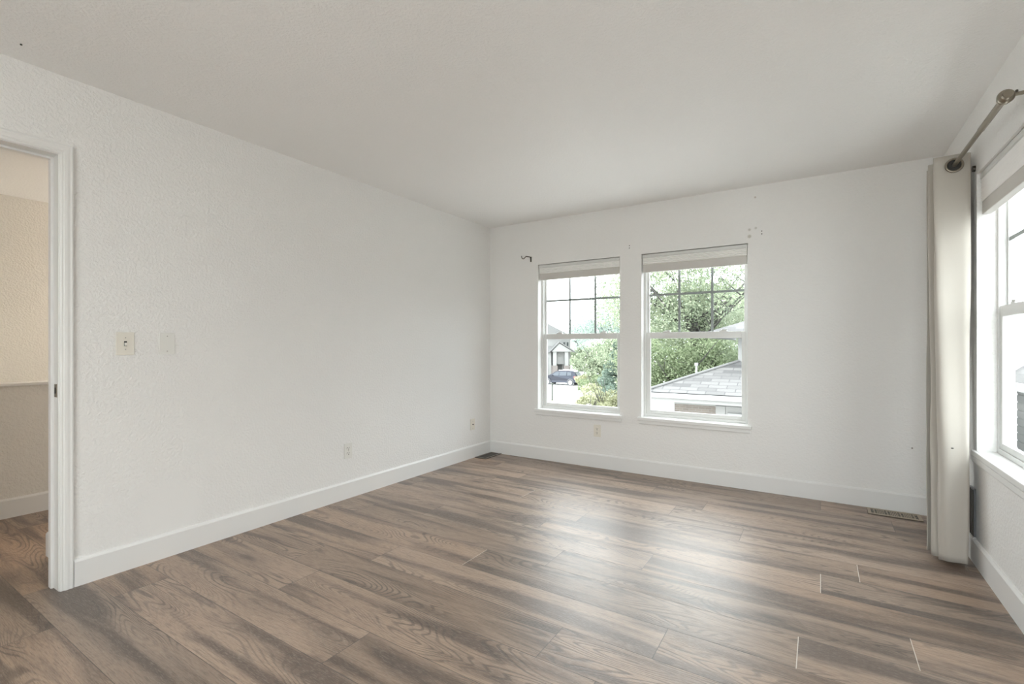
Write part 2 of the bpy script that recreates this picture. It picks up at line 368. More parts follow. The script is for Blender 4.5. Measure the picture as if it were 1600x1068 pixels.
uvl, ca, cd = me.uv_layers['plank'], me.color_attributes['rnd'], me.color_attributes['dim']
for i in range(len(V)): uvl.data[i].uv = UVs[i]; ca.data[i].color = RN[i]; cd.data[i].color = DM[i]
me.materials.append(M['wood']); fl = bpy.data.objects.new('floor', me); C.objects.link(fl)
S(fl, 'grey-brown wood plank floor running into the hall', 'floor')
S(MB().box(XH, XR+WT, YF-WT, YB+WT, -.25, -.004).build('floor_slab', M['hall']), 'subfloor under the planks', 'floor')

# baseboards with a small eased top
BH, BT = .130, .015
prof = [(0, 0), (BT, 0), (BT, BH-.012), (BT-.005, BH-.004), (BT-.009, BH), (0, BH)]
def baseboard(name, p, q, nrm, label, m='trim'):
    p, q = Vector(p), Vector(q); d = (q-p); L = d.length; d.normalize(); nv = Vector(nrm); b = MB()
    A = [b.bm.verts.new(p+nv*x+Vector((0, 0, z))) for x, z in prof]; B = [b.bm.verts.new(q+nv*x+Vector((0, 0, z))) for x, z in prof]
    b.bm.faces.new(A[::-1]); b.bm.faces.new(B); n = len(prof)
    for i in range(n): b.bm.faces.new((A[i], A[(i+1) % n], B[(i+1) % n], B[i]))
    return S(b.build(name, M[m]), label, 'baseboard')
baseboard('baseboard_left', (XL, .815, 0), (XL, YB, 0), (1, 0, 0), 'white baseboard along the left wall')
baseboard('baseboard_back', (XL+BT, YB, 0), (XR-BT, YB, 0), (0, -1, 0), 'white baseboard under the two back windows')
baseboard('baseboard_right', (XR, YF+BT, 0), (XR, YB, 0), (-1, 0, 0), 'white baseboard under the right window')
baseboard('baseboard_front', (XL+BT, YF, 0), (SD[0]-.02, YF, 0), (0, 1, 0), 'white baseboard behind the viewer')
baseboard('baseboard_left_near', (XL, YF+BT, 0), (XL, DJ-.9, 0), (1, 0, 0), 'white baseboard left of the doorway')
baseboard('baseboard_hall', (XH, YF, 0), (XH, YB, 0), (1, 0, 0), 'white baseboard along the hall half wall')
baseboard('baseboard_nib', (-3.60, .868, 0), (XL-LT, .868, 0), (0, -1, 0), 'white baseboard on the short hall wall return')
# door frame: jambs, stop, mitred casing, strike plate
dr = S(empty('door_1', (XL, DJ, 0)), 'open doorway to the hall with white casing and no door', 'doorway')
y0n = -.82
b = MB().box(-LT-.002, .004, 0, .018, 0, DT+.018, .002); b.box(-LT-.002, .004, y0n-.018, y0n, 0, DT+.018, .002); b.box(-LT-.002, .004, y0n, 0, DT, DT+.018, .002)
b.build('door_jamb', M['trim'], dr)
b = MB().box(-.096, -.060, -.011, 0, 0, DT, .002).box(-.096, -.060, y0n, y0n+.011, 0, DT, .002).box(-.096, -.060, y0n+.011, -.011, DT-.011, DT, .002)
b.build('door_stop', M['trim'], dr)
cp = [(0.004, 0), (.004, .011), (.010, .014), (.016, .013), (.020, .017), (.030, .018), (.040, .016), (.046, .018), (.052, .016), (.054, .0)]  # across, out
def casing():
    b = MB(); T = DT; path = [(1, 0.), (1, T), (-1, T), (-1, 0.)]
    rows = []
    for s, z in ((0, 0.), (0, T), (1, T), (1, 0.)):
        rows.append([b.bm.verts.new((.0+o, (0+a) if s == 0 else (y0n-a), z+(a if z > 0 else 0))) for a, o in cp])
    for A, B in zip(rows, rows[1:]):
        for i in range(len(cp)-1): b.bm.faces.new((A[i], A[i+1], B[i+1], B[i]))
        b.bm.faces.new((A[-1], A[0], B[0], B[-1]))
    b.bm.faces.new(rows[0]); b.bm.faces.new(rows[-1]); return b
casing().build('door_casing', M['trim'], dr)
st = MB().box(-.046, -.012, -.0025, .0005, .915, .977, .001).build('strike_plate', M['nickel'], dr)
tag(st, 'small metal strike plate on the white jamb')
MB().box(-.036, -.022, -.0032, -.0024, .932, .960).build('latch_hole', M['slot'], st)

# ------------------------------------------------------------------ windows (local: x along, y outward, z up)
def window(name, loc, rz, label):
    w = S(empty(name, loc, rz), label, 'window')
    MB().frame(0, W_, 0, H_, .022, .078, .140, tb=.026).build('window_frame', M['vinyl'], w)
    zl0, zl1, zm = .026, .765, .709
    lo = MB().frame(.022, W_-.022, zl0, zl1, .034, .084, .108, tb=.032, tt=zl1-zm, bev=.003).build('lower_sash', M['vinyl'], w)
    MB().box(.05, W_-.05, .094, .098, .05, zm+.005).build('window_pane', M['glass'], lo)
    up = MB().frame(.022, W_-.022, zm+.004, H_-.022, .018, .110, .132, tb=.05, tt=.03, bev=.002).build('upper_sash', M['vinyl'], w)
    MB().box(.036, W_-.036, .1185, .1225, .75, H_-.04).build('window_pane', M['glass'], up)
    b = MB()
    for x in (.305, .580): b.box(x-.010, x+.010, .1145, .1180, zm+.054, H_-.05)
    b.box(.04, W_-.04, .1143, .1178, 1.096, 1.116)
    tag(b.build('muntin_grid', M['muntin'], up), 'thin white grid bars greyed as if backlit')
    for x in (.20, W_-.20):
        l = MB().box(x-.03, x+.03, .086, .106, zl1, zl1+.010, .003); l.cyl((x, .096, zl1+.008), (x, .096, zl1+.018), .012); l.box(x-.004, x+.032, .088, .098, zl1+.010, zl1+.018, .002)
        l.build('sash_lock', M['vinyl'], lo)
    return w
def stool(w, prot, ext, apron=True):
    b = MB().box(-ext, W_+ext, -prot, 0, -.030, 0, .006); b.box(.0005, W_-.0005, -.002, .078, -.024, .0005)
    b.build('window_sill', M['trim'], w)
    b = MB().prism([(0, -.030), (-.016, -.030), (-.016, -.056), (-.012, -.064), (0, -.066)], 'x', -ext+.012, W_+ext-.012)
    b.build('sill_apron', M['trim'], w)
w1 = window('window_1', (WIN_B[0][0], YB, .515), 0, 'left of the two back windows, looking onto the parked car'); stool(w1, .034, .030)
w2 = window('window_2', (WIN_B[1][0], YB, .515), 0, 'right of the two back windows, looking onto the shingled roof'); stool(w2, .034, .030)
w3 = window('window_3', (XR, WIN_R[0], WIN_R[1]), -math.pi/2, 'window in the right wall beside the curtain'); stool(w3, .016, .055)

def shade(loc, rz, hs, hr, label):
    t = empty('cellular_shade', loc, rz, label, 'window shade', 'raised shades in the window tops')
    z = H_-.006
    MB().box(.006, W_-.006, .010, .062, z-.026, z, .003).build('head_rail', M['vinyl'], t)
    n = max(4, int(hs/.016)); zz0, zz1 = z-.026, z-hs; pts = []
    for i in range(2*n+1):
        pts.append((.013 if i % 2 else .018, zz0+(zz1-zz0)*i/(2*n)))
    pts += [(.058, zz1), (.058, zz0)]
    MB().prism(pts, 'x', .008, W_-.008).build('folded_fabric', M['shade'], t)
    r = MB().box(.007, W_-.007, .018, .055, zz1-hr, zz1, .004).build('bottom_rail', M['shade_rail'], t)  # taupe made darker to hold the shadow on the rail
    tag(r, 'taupe bottom rail with shadow in its colour')
    for x in (.0065, W_-.0115): MB().box(x, x+.005, .020, .053, zz1-hr+.006, zz1-.004, .001).build('end_cap', M['vinyl'], r)
    return t
shade((WIN_B[0][0], YB, .515), 0, .086, .066, 'raised white shade in the top of the left back window')
shade((WIN_B[1][0], YB, .515), 0, .090, .070, 'raised white shade in the top of the right back window')
shade((XR, WIN_R[0], WIN_R[1]), -math.pi/2, .145, .070, 'raised white pleated shade in the right wall window beside the curtain')

# ------------------------------------------------------------------ plates and outlets (local: x along wall, -y out of wall, z up)
def plate_mesh(w=.072, h=.116, t=.006): return MB().box(-w/2, w/2, -t, 0, -h/2, h/2, .0025)
def screw(p, x, z, y=-.0062):
    MB().cyl((x, y-.0012, z), (x, y+.001, z), .0032, n=10).build('screw', M['screw'], p)
def outlet(loc, rz, label, m):
    t = empty('wall_outlet', loc, rz, label, 'outlet', 'electrical outlets')
    plate_mesh().build('cover_plate', M[m], t)
    for z in (.0195, -.0195):
        r = MB().cyl((0, -.0085, z), (0, -.004, z), .0172, n=24); 
        for v in r.bm.verts: v.co.z = z+max(-.0145, min(.0145, v.co.z-z))
        rc = r.build('receptacle', M[m], t)
        s = MB().box(-.0082, -.0052, -.0089, -.0083, z-.001, z+.0085).box(.0050, .0076, -.0089, -.0083, z, z+.008); s.cyl((0, -.0089, z-.0075), (0, -.0083, z-.0075), .0034, n=12)
        s.build('socket_slots', M['slot'], rc)
    screw(t, 0, 0); return t
LW = math.pi/2                                             # a thing on the left wall faces +X
outlet((XL, 2.417, .360), LW, 'white electrical outlet low on the left wall', 'plate')
outlet((-1.778, YB, .350), 0, 'cream electrical outlet on the back wall below the left window', 'plate_cream')
t = empty('light_switch', (XL, 1.02, 1.170), LW, 'cream toggle light switch near the door casing', 'switch')
plate_mesh(.078, .118).build('cover_plate', M['plate_cream'], t)
MB().box(-.006, .006, -.0068, -.0050, -.013, .013).build('toggle_slot', M['slot'], t)
MB().prism([(-.004, -.009), (-.004, .007), (-.019, -.004), (-.018, -.011)], 'x', -.0045, .0045).build('toggle', M['plate'], t)
screw(t, 0, .030); screw(t, 0, -.030)
t = empty('blank_cover_plate', (XL, 1.209, 1.170), LW, 'white blank cover plate to the right of the light switch', 'wall plate')
plate_mesh(.074, .118).build('cover_plate', M['plate'], t); screw(t, 0, .041); screw(t, 0, -.041)
t = empty('cable_jack', (XL, 3.978, .345), LW, 'cream cable jack plate on the left wall near the back corner', 'wall plate')
plate_mesh(.072, .114).build('cover_plate', M['plate_cream'], t)
MB().cyl((0, -.014, 0), (0, -.005, 0), .0055, n=12).build('coax_connector', M['slot'], t); screw(t, 0, .030); screw(t, 0, -.040)

# ------------------------------------------------------------------ floor registers
def register(loc, rz, L, Wd, face, base, label, groups):
    t = empty('floor_register', loc, rz, label, 'floor vent')
    MB().box(-L/2, L/2, -Wd/2, Wd/2, .0005, .003).build('duct_opening', M['slot'], t)
    b = MB().frame(-L/2, L/2, -Wd/2, Wd/2, .02, 0, 1)      # placeholder in x-z, laid flat below
    for v in b.bm.verts: v.co = Vector((v.co.x, v.co.z, .0012+.004*v.co.y))
    b.build('border', M[face], t)
    b = MB(); groups(b, L-.04, Wd-.04); b.build('louvers', M[base], t); return t
def g_tan(b, L, Wd):
    n = 3*4+4; seg = L/7
    for i in range(7):
        x = -L/2+i*seg
        if i % 2:
            for k in range(5): xx = x+seg*(k+.0)/4; b.box(xx-.0026, xx+.0026, -Wd/2, Wd/2, .003, .0038)
        else:
            for k in range(3):
                zc = -Wd/2+Wd*(k+.5)/3; b.box(x+.004, x+seg-.004, zc-.004, zc+.004, .003, .0038)
            b.box(x+seg/2-.003, x+seg/2+.003, -Wd/2, Wd/2, .003, .0038)
def g_brown(b, L, Wd):
    for k in range(9):
        x = -L/2+L*(k+.5)/9; b.box(x-.006, x+.003, -Wd/2, Wd/2, .003, .0036)
    b.box(-L/2, L/2, -.003, .003, .003, .0038)
register(((.288+.582)/2, 4.195, 0), 0, .294, .145, 'reg_tan', 'reg_tan', 'tan slotted floor register by the back baseboard near the curtain', g_tan)
rg = register((-2.935, 4.138, 0), math.pi/2, .290, .140, 'reg_brown', 'reg_brown', 'dark brown floor register in the far left corner', g_brown)
b = MB().frame(-.132, .132, -.057, .057, .006, 0, 1, bev=0)
for v in b.bm.verts: v.co = Vector((v.co.x, v.co.z, .0050+.0010*v.co.y))
tag(b.build('edge_line', M['reg_line'], rg), 'pale metal edge line')

# ------------------------------------------------------------------ curtain rod and curtain
RX, RZ_ = .620, 2.138
t = empty('curtain_rod', (RX, 2.643, RZ_), 0, 'brushed nickel curtain rod above the right window', 'curtain rod')
b = MB().cyl((0, .02, 0), (0, 1.12, 0), .0105, n=20); b.cyl((0, .02, 0), (0, .34, 0), .0128, n=20); b.build('rod', M['nickel'], t, 'auto')
b = MB().sph((0, -.004, 0), .0275, 28, (1, .78, 1)); b.ring((0, .020, 0), (0, 1, 0), .018, .005); b.cyl((0, -.031, 0), (0, -.022, 0), .016, .019, n=24)
b.cyl((0, .012, 0), (0, .045, 0), .0155, n=20).build('elbow', M['nickel'], t, 'auto')
b = MB().cyl((.02, -.006, .002), (.078, -.006, .002), .0075, n=14); b.build('return_arm', M['nickel'], t, 'auto')
MB().cyl((.078, -.006, .002), (XR-RX-.0005, -.006, .002), .028, n=24).build('wall_flange', M['nickel'], t, 'auto')
MB().sph((.030, -.006, .014), .005, 10).build('set_screw', M['nickel_dark'], t)
b = MB().cyl((.0775, .875, -.028), (XR-RX-.0005, .875, -.028), .0065, n=12); b.cyl((XR-RX-.012, .875, -.028), (XR-RX-.0005, .875, -.028), .016, n=18)
b.build('far_bracket', M['nickel_dark'], t, 'auto')

def curtain():
    t = empty('curtain', (RX, 3.50, 0), 0, 'cream grommet curtain panel hanging pleated in the right back corner', 'curtain')
    # cross-sections (x, y) relative to the rod, top and bottom
    top = [(.060, .016), (.066, .004), (.03, -.004), (-.03, .0), (-.078, .002), (-.083, .012), (-.070, .03), (.0, .052), (.036, .062), (.042, .072), (.034, .084), (0, .105), (-.078, .122), (-.088, .134), (-.074, .15), (0, .17), (.032, .186), (.038, .198), (.02, .21), (-.03, .222), (-.080, .236)]
    bot = [(.030, -.085), (.036, -.118), (.015, -.134), (-.03, -.138), (-.066, -.128), (-.078, -.112), (-.070, -.07), (-.03, -.045), (.030, -.035), (.036, -.02), (.0, -.03), (-.05, -.075), (-.094, -.085), (-.104, -.068), (-.085, -.03), (-.02, .0), (.02, .02), (.02, .05), (-.03, .035), (-.085, .0), (-.115, -.02)]
    NZ, b = 60, MB(); rows = []
    def sm(pts, n=6):
        o = []
        for i in range(len(pts)-1):
            p0, p1, p2, p3 = (Vector(pts[max(i-1, 0)]), Vector(pts[i]), Vector(pts[i+1]), Vector(pts[min(i+2, len(pts)-1)]))
            for k in range(n):
                u = k/n; o.append(.5*((2*p1)+(p2-p0)*u+(2*p0-5*p1+4*p2-p3)*u*u+(3*p1-p0-3*p2+p3)*u**3))
        o.append(Vector(pts[-1])); return o
    A, B = sm(top), sm(bot)
    for j in range(NZ+1):
        v = j/NZ; z = 2.197-(2.197-.022)*v; s = max(0, (v-.05)/.95)**1.0; row = []
        for i, (p, q) in enumerate(zip(A, B)):
            c = p.lerp(q, s); u = i/len(A)
            wob = (.006*math.sin(9*v+5*u)*math.sin(math.pi*v)+.004*math.sin(23*v+11*u)*(v if v < .8 else .8)+.004*math.sin(60*u+1.2*v)*min(1, max(0, v-.05)*3))
            swell = .012*math.sin(math.pi*min(1, v*1.4))
            row.append(b.bm.verts.new((c.x+wob*.6+(swell if u < .03 else 0)*.4, c.y+wob, z+(.006*math.sin(14*u) if j == NZ else 0))))
        rows.append(row)
    for r1, r2 in zip(rows, rows[1:]):
        for i in range(len(r1)-1): b.bm.faces.new((r1[i], r1[i+1], r2[i+1], r2[i]))
    o = b.build('curtain_fabric', M['curtain'], t, True)
    md = o.modifiers.new('thick', 'SOLIDIFY'); md.thickness = .0022; md.offset = 0
    for y, sl in ((-.007, 0), (.053, .2), (.105, -.2)):
        ax = Vector((sl, -1, 0)).normalized()
        g = MB(); g.ring((0, y-.002, RZ_), ax, .034, .0065); g.build('grommet', M['nickel'], t, True)
        d = MB(); d.cyl(Vector((0, y-.0015, RZ_))-ax*.001, Vector((0, y-.0015, RZ_))+ax*.0022, .030, n=28); d.build('grommet_opening', M['slot'], t)
    MB().sph((-.028, -.121, .62), .004, 8, (1.6, .5, .8)).build('stain_spot', M['slot'], t)
    return t
curtain()
# narrow dark strip on the right wall behind the curtain
t = empty('wall_strip', (XR, 3.545, .13), 0, 'narrow dark grey ribbed strip on the right wall behind the curtain', 'cable channel')
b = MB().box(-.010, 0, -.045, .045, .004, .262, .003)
b.build('strip_body', M['channel'], t)
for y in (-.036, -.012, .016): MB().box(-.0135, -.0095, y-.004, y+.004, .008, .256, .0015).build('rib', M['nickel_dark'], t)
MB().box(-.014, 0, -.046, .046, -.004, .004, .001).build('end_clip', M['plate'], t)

# leftover hardware on the back wall and ceiling
t = empty('rod_bracket', (-2.508, YB, 2.05), 0, 'small dark hooked curtain rod bracket left of the back windows', 'bracket')
MB().box(-.010, .006, -.005, 0, -.026, .028, .002).build('mount_plate', M['nickel_dark'], t)
MB().tube([(-.002, -.004, .022), (-.004, -.020, .024), (-.018, -.075, .022), (-.024, -.088, .006), (-.032, -.100, -.006), (-.040, -.114, -.004), (-.043, -.120, .012), (-.043, -.121, .022)], .0042).build('hook_arm', M['nickel_dark'], t, True)
for x, z, lab in ((-1.465, 2.065, 'pair of small dark screws between the two back windows'), (-.383, 2.060, 'pair of small dark screws above right of the right back window')):
    t = empty('wall_screw', (x, YB, z), 0, lab, 'screw', 'leftover wall screws')
    for dz in (.011, -.011): MB().cyl((0, -.003, dz), (0, 0, dz), .0042, n=12).build('screw_head', M['slot'], t)
def on_ceiling(px, py):
    k = (ZC-CAM_H)/((HZ-py)/F_PX); fx, fy = -math.sin(YAW), math.cos(YAW); s = (px-800)/F_PX
    return ((fx+s*fy)*k, (fy-s*fx)*k, ZC)
cpt = on_ceiling(33, 69)
t = empty('ceiling_nail', cpt, 0, 'tiny dark nail hole in the ceiling at the upper left', 'nail')
MB().cyl((0, 0, -.004), (0, 0, 0), .004, n=10).build('nail_head', M['slot'], t)

# ------------------------------------------------------------------ added fill lamp behind the viewer, and the hall lamp
def unseen_lamp(loc, r, h, m, label):
    t = empty('unseen_lamp', loc, 0, label, 'lamp')
    MB().cyl((0, 0, -.03), (0, 0, 0), .07, n=28).build('canopy', M['nickel'], t)
    MB().cyl((0, 0, -.32), (0, 0, -.03), .012, n=14).build('stem', M['nickel'], t)
    MB().cyl((0, 0, -.32-h), (0, 0, -.32), r, n=40).build('drum_shade', M[m], t, 'auto')
    MB().ring((0, 0, -.32), (0, 0, 1), r, .006).build('shade_ring', M['nickel'], t, True)
unseen_lamp((-.75, -.85, ZC), .24, .16, 'lamp', 'unseen round drum lamp added behind the viewer as fill light')  # out-of-view lamp added to brighten the room
unseen_lamp((-5.25, 2.9, ZC), .17, .14, 'hall_lamp', 'warm drum ceiling lamp over the stairwell')
for nm, loc, rot in (('a', (WIN_B[0][0]+W_/2, YB+.16, .515+H_/2), (math.pi/2*-1, 0, 0)), ('b', (WIN_B[1][0]+W_/2, YB+.16, .515+H_/2), (math.pi/2*-1, 0, 0)), ('c', (XR+.16, WIN_R[0]-W_/2, WIN_R[1]+H_/2), (0, math.pi/2, 0)), ('d', ((SD[0]+SD[1])/2, YF-WT-.02, (SD[2]+SD[3])/2), (math.pi/2, 0, 0))):
    L = bpy.data.lights.new('window_portal', 'AREA'); L.shape = 'RECTANGLE'; L.cycles.is_portal = True
    L.size, L.size_y = {'c': (H_+.02, W_+.02), 'd': (SD[1]-SD[0]+.02, SD[3]-SD[2]+.02)}.get(nm, (W_+.02, H_+.02))
    o = bpy.data.objects.new('window_portal', L); C.objects.link(o); o.location = loc; o.rotation_euler = rot

# ------------------------------------------------------------------ outdoors
G = -3.3
FV, RV = Vector((-math.sin(YAW), math.cos(YAW), 0)), Vector((math.cos(YAW), math.sin(YAW), 0))
def at(px, depth, z): p = FV*depth+RV*((px-800)/F_PX*depth); return Vector((p.x, p.y, z))
def zpx(py, depth): return CAM_H-(py-HZ)/F_PX*depth
S(MB().box(-140, 90, -110, 160, G-.3, G).build('ground', M['concrete']), 'pale concrete driveway and street outside', 'ground')

def leaf_cloud(name, blobs, n, size, m, parent, seed, flat=.75):
    """n small leaf blades scattered over the shells of the blobs (centre, radius)"""
    g = np.random.default_rng(seed); bl = np.array([(*c, r) for c, r in blobs]); wts = bl[:, 3]**2; k = g.choice(len(bl), n, p=wts/wts.sum())
    d = g.normal(size=(n, 3)); d /= np.linalg.norm(d, axis=1)[:, None]
    rad = bl[k, 3]*np.cbrt(g.uniform(.25, 1.1, n)); c = bl[k, :3]+d*rad[:, None]*np.array([1, 1, flat])
    a = g.normal(size=(n, 3)); a /= np.linalg.norm(a, axis=1)[:, None]
    q = np.cross(a, g.normal(size=(n, 3))); q /= np.linalg.norm(q, axis=1)[:, None]
    s = size*g.uniform(.6, 1.3, n)[:, None]
    v = np.stack([c-a*s, c+q*s*.45, c+a*s, c-q*s*.45], 1).reshape(-1, 3)
    me = bpy.data.meshes.new(name); me.vertices.add(4*n); me.vertices.foreach_set('co', v.ravel())
    me.loops.add(4*n); me.loops.foreach_set('vertex_index', np.arange(4*n)); me.polygons.add(n)
    me.polygons.foreach_set('loop_start', np.arange(0, 4*n, 4)); me.update(); me.validate(); me.materials.append(M[m])
    o = bpy.data.objects.new(name, me); C.objects.link(o); o.parent = parent; return o
def tree(base, h, cr, cz, nb, n, size, m, label, seed, branches=9, vert=1., group='trees outside', name='tree', kr=.34, trunk=.17):
    t = empty(name, base, 0, label, 'tree', group); r = random.Random(seed); blobs = []; b = MB()
    th = cz-base.z-cr*vert*.35
    b.tube([(0, 0, 0), (.05, .02, th*.5), (0, .05, th)], [trunk*1.3, trunk, trunk*.8])
    for i in range(branches):
        a = 2*math.pi*i/branches+r.uniform(-.4, .4); L = cr*r.uniform(.7, 1.05); up = r.uniform(.35, 1.1)
        p0 = Vector((0, .05, th*r.uniform(.75, 1))); p1 = p0+Vector((math.cos(a)*L*.45, math.sin(a)*L*.45, L*up*.5)); p2 = p0+Vector((math.cos(a)*L*.9, math.sin(a)*L*.9, L*up*1.15))
        b.tube([p0, p1, p2], [trunk*.5, trunk*.28, trunk*.08], 7)
        for q in range(3):
            f = r.uniform(.3, .9); s0 = p0.lerp(p1, f*2) if f < .5 else p1.lerp(p2, f*2-1)
            dv = Vector((r.uniform(-1, 1), r.uniform(-1, 1), r.uniform(.1, 1)))*cr*.4
            b.tube([s0, s0+dv*.5+Vector((0, 0, .1)), s0+dv], [trunk*.16, trunk*.1, trunk*.04], 5)
    b.build('trunk', M['bark'], t, True)
    for i in range(nb):
        d = Vector((r.gauss(0, 1), r.gauss(0, 1), r.gauss(0, 1))).normalized()*cr*(r.random()**.45)
        blobs.append(((d.x, d.y, cz-base.z+d.z*vert), cr*kr*r.uniform(.7, 1.25)))
    leaf_cloud('foliage', blobs, n, size, m, t, seed); return t
def conifer(base, h, r0, n, m, label, seed, group='trees outside'):
    t = empty('conifer', base, 0, label, 'tree', group); MB().cyl((0, 0, 0), (0, 0, h*.95), .14, .03, 10).build('trunk', M['bark'], t)
    blobs = []; r = random.Random(seed)
    for i in range(70):
        f = r.random()**.8; a = r.uniform(0, 6.28); rr_ = r0*(1-f)*r.uniform(.5, 1)
        blobs.append(((math.cos(a)*rr_, math.sin(a)*rr_, .4+f*(h-.4)), .18+.5*(1-f)))
    leaf_cloud('foliage', blobs, n, .11, m, t, seed, .6); return t
def shrub(base, rx, h, n, size, m, label, seed, nb=26, name='shrub', group='shrubs along the driveway'):
    t = empty(name, base, 0, label, 'shrub', group); r = random.Random(seed); b = MB(); blobs = []
    for i in range(9):
        a = r.uniform(0, 6.28); b.tube([(0, 0, 0), (math.cos(a)*rx*.3, math.sin(a)*rx*.3, h*.5), (math.cos(a)*rx*.7, math.sin(a)*rx*.7, h*.9)], [.03, .02, .008], 6)
    b.build('stems', M['bark'], t, True)
    for i in range(nb):
        a = r.uniform(0, 6.28); q = rx*math.sqrt(r.random()); zz = h*(.25+.6*r.random())*(1-.35*(q/rx)**2)
        blobs.append(((math.cos(a)*q, math.sin(a)*q, zz), rx*.3*r.uniform(.7, 1.3)))
    leaf_cloud('foliage', blobs, n, size, m, t, seed); return t

tree(at(1084, 27, G), 10, 4.7, 4.0, 70, 34000, .085, 'leaf_b', 'large airy tree with a forked trunk seen through the right back window', 3, 12, .95, trunk=.22, kr=.24)
tree(at(1190, 36, G), 10, 4.6, 3.4, 46, 15000, .11, 'leaf_b', 'tree behind the shingled house at the right edge of the right back window', 5, 9, .95)
tree(at(1010, 36, G), 9, 4.3, 2.8, 46, 15000, .11, 'leaf_b', 'tree at the left edge of the right back window', 8, 9)
tree(at(1056, 24, G), 5, 2.7, -.15, 40, 22000, .075, 'leaf_a', 'dense green low tree above the shingled roof hip', 13, 7, .62, trunk=.12)
tree(at(1122, 26, G), 5, 2.6, .1, 36, 19000, .075, 'leaf_a', 'dense green low tree beside the white upper house wall', 17, 7, .62, trunk=.12)
tree(at(947, 50, G), 7, 3.1, -.6, 40, 14000, .13, 'leaf_b', 'broad green tree behind the parked car', 21, 8, .85)
tree(at(906, 84, G), 6, 2.6, -.7, 26, 8000, .15, 'leaf_b', 'smaller green tree beside the gabled house', 22, 7, .9)
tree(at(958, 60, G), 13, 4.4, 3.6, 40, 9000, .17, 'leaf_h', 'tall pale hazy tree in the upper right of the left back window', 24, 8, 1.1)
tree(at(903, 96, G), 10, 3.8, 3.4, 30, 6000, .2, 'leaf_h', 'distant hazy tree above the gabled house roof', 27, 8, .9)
tree(at(1100, 52, G), 11, 5.2, 3.2, 46, 16000, .14, 'leaf_b', 'tall dense tree far behind the forked trunk tree', 44, 8, .95)
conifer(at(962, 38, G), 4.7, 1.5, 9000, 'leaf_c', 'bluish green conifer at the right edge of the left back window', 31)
shrub(at(938, 44, G), 1.7, 1.9, 6000, .10, 'leaf_a', 'dark green rounded shrub behind the yellow bush', 34)
shrub(at(922, 49, G), 1.3, 1.7, 4000, .09, 'leaf_y', 'low yellowish hedge shrub just right of the parked car', 36)
shrub(at(951, 24, G), 1.45, 3.1, 13000, .055, 'leaf_y', 'pale yellow flowering bush in the lower right of the left back window', 38)
shrub(at(916, 22, G), .85, 2.55, 7000, .055, 'leaf_y', 'low yellow green bush beside the driveway', 40)
shrub(at(1022, 17.5, G), 1.2, 2.2, 6000, .06, 'leaf_a', 'green bush under the eave of the shingled house', 42, group='shrubs by the house')

# gabled house beyond the car
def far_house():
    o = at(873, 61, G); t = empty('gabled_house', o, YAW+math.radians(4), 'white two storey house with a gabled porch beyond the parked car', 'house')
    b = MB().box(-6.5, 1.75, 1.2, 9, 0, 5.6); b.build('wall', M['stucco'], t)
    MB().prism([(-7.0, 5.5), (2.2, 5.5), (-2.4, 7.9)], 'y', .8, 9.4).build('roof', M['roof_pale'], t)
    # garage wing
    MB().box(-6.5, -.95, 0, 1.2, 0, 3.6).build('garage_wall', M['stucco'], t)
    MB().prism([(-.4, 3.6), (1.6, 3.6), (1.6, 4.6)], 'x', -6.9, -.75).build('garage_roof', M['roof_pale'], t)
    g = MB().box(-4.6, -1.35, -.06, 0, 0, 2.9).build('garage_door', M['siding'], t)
    MB().box(-4.5, -1.45, -.08, -.06, 2.2, 2.8).build('door_panel_or_shadow', M['door_grey'], g)  # grey sheet painting the shadow in the top of the garage recess
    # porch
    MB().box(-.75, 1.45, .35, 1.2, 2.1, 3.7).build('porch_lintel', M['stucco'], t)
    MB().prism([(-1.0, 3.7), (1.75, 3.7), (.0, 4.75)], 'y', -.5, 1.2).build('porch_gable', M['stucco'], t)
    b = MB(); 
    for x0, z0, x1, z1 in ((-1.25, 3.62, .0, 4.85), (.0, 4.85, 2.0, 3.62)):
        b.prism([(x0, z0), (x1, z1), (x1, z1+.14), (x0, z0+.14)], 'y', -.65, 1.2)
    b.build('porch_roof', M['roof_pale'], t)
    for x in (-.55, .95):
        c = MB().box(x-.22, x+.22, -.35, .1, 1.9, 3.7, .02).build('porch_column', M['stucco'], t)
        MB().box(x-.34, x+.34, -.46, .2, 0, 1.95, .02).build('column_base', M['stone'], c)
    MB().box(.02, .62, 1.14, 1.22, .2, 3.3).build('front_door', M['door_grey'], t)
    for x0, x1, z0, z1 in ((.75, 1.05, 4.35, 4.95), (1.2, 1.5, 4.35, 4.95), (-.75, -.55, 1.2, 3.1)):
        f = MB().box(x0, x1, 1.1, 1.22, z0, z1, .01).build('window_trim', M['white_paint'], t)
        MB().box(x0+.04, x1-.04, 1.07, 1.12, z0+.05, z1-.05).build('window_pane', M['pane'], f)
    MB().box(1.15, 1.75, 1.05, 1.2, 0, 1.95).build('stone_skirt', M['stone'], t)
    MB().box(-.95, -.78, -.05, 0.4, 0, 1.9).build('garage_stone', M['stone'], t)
far_house()

